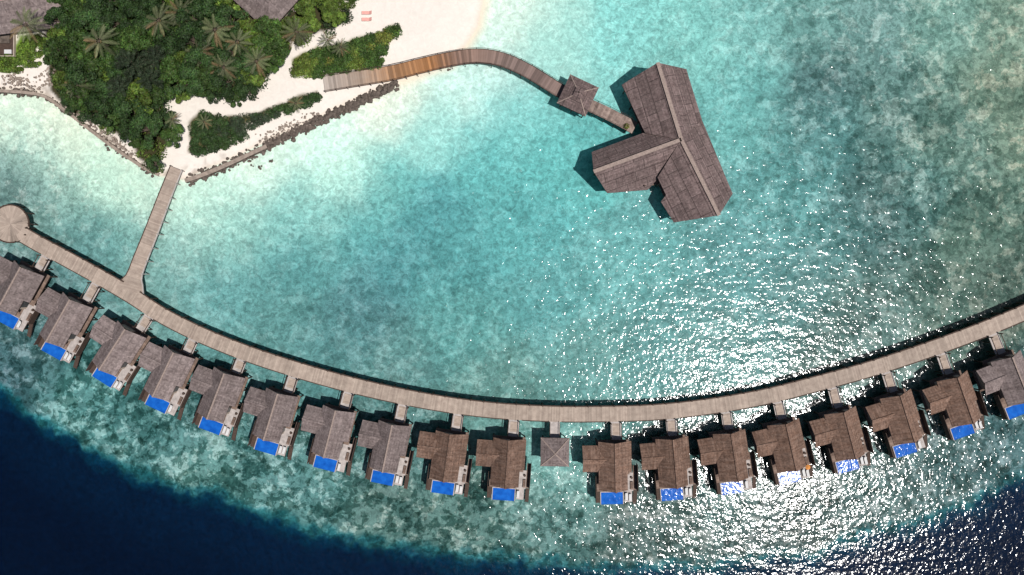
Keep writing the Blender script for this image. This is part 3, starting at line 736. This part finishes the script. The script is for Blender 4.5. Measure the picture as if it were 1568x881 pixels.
for px,py in ((205,100),(228,122),(185,135),(240,90)):
    x,y=W(px,py,8); link('casuarina_tree',casu,(x,y,0.8),rng.random()*6,rng.uniform(0.8,0.95)); placed.append((px,py))
tries=0; cnt=0
pal=[p for p in PALM if p[1]<140]
while tries<6000 and cnt<95:
    tries+=1; px=rng.uniform(70,550);py=rng.uniform(-40,262)
    ap=np.array([px]);bp=np.array([py])
    if not inside(ap,bp,VEG_A)[0]: continue
    edge=pdist(ap,bp,VEG_A)[0]
    if edge<9: continue
    if not ok(px,py,21): continue
    if any(math.hypot(px-a,py-b)<17 for a,b in pal): continue
    if math.hypot(px-402,py+10)<62: continue
    sc=min(1.0,max(0.42,(edge+8)/30.0))*rng.uniform(0.8,1.1)
    k=int(rng.choice([0,0,1,1,2,3])); 
    if px>430: k=2; sc*=0.7
    if py>150: k=int(rng.choice([1,1,0]))
    placed.append((px,py)); x,y=W(px,py,7*sc); link('broadleaf_tree',protos[k],(x,y,0.8),rng.random()*6.28,(sc,sc,sc*rng.uniform(0.8,1.1))); cnt+=1
def mass(name,poly,n,rmin,rmax,nl,bases,L,Wd,zb=0.9,margin=3):
    ac=Acc(); xs=[p[0] for p in poly];ys=[p[1] for p in poly];k=0;g=0
    while k<n and g<n*40:
        g+=1; px=rng.uniform(min(xs),max(xs));py=rng.uniform(min(ys),max(ys)); a=np.array([px]);b=np.array([py])
        if not inside(a,b,poly)[0] or pdist(a,b,poly)[0]<margin: continue
        x,y=W(px,py,1.5); r=rng.uniform(rmin,rmax); bi=bases[int((fbm(a,b,40,len(name))[0]+0.5)*len(bases)*0.999)%len(bases)]
        ac.tube((x,y,zb-0.4),(x,y,zb+r*0.4),0.05,0.03,4)
        clump(ac,(x,y,zb+r*0.35+rng.uniform(0,.5)),r,nl,np.array(bi)*rng.uniform(.65,1.4),L,Wd,0.9); k+=1
    return link(name,ac.mesh(name))
mass('undergrowth_shrubs',VEG_A,520,0.9,1.7,80,[G1,G2,G3,G1],0.24,0.14)
mass('coastal_hedge',VEG_B,360,0.5,1.0,110,[G2,G4,G2,G1],0.17,0.09)
mass('tropical_shrubs',VEG_C,400,0.5,1.15,110,[G3,(0.10,0.14,0.025),G1,(0.13,0.15,0.03)],0.2,0.11)
mass('garden_shrubs',VEG_D,200,0.4,0.8,100,[(0.12,0.19,0.03),G3],0.18,0.1)
mass('garden_shrubs',VEG_E,140,0.5,1.0,100,[G3,G1],0.18,0.1)
x,y=W(960,193,2.2); ac=Acc(); clump(ac,(x,y,2.0),0.7,160,(0.12,0.13,0.03),0.16,0.08); ac.tube((x,y,1.6),(x,y,2.0),0.3,0.35); link('potted_shrub',ac.mesh('potted_shrub'))

# ---------------------------------------------------------------- light, sky, camera
sv=Vector((0.857,-0.530,0)).normalized(); zen=math.radians(22)
sdv=Vector((sv.x*math.sin(zen),sv.y*math.sin(zen),math.cos(zen)))
sl=bpy.data.lights.new('sun','SUN'); sl.energy=4.45; sl.angle=math.radians(0.5); sl.color=(1.0,0.965,0.92)
so=bpy.data.objects.new('sun',sl); so.rotation_euler=sdv.to_track_quat('Z','Y').to_euler(); so.location=(60,-40,150); col.objects.link(so)
w=bpy.data.worlds.new('World'); scene.world=w; w.use_nodes=True; nt=w.node_tree
sk=nt.nodes.new('ShaderNodeTexSky'); sk.sky_type='NISHITA'; sk.sun_disc=False; sk.sun_elevation=math.pi/2-zen; sk.sun_rotation=math.atan2(sv.x,sv.y)
bg=nt.nodes['Background']; bg.inputs[1].default_value=0.05; nt.links.new(sk.outputs[0],bg.inputs[0])
cam=bpy.data.cameras.new('camera'); cam.sensor_width=36; cam.lens=36*H/(1568*S); cam.clip_end=10000; cam.clip_start=1
co=bpy.data.objects.new('camera',cam); co.location=(0,0,H); co.rotation_euler=(0,0,0); col.objects.link(co); scene.camera=co
scene.view_settings.view_transform='Standard'; scene.view_settings.look='None'; scene.view_settings.exposure=0
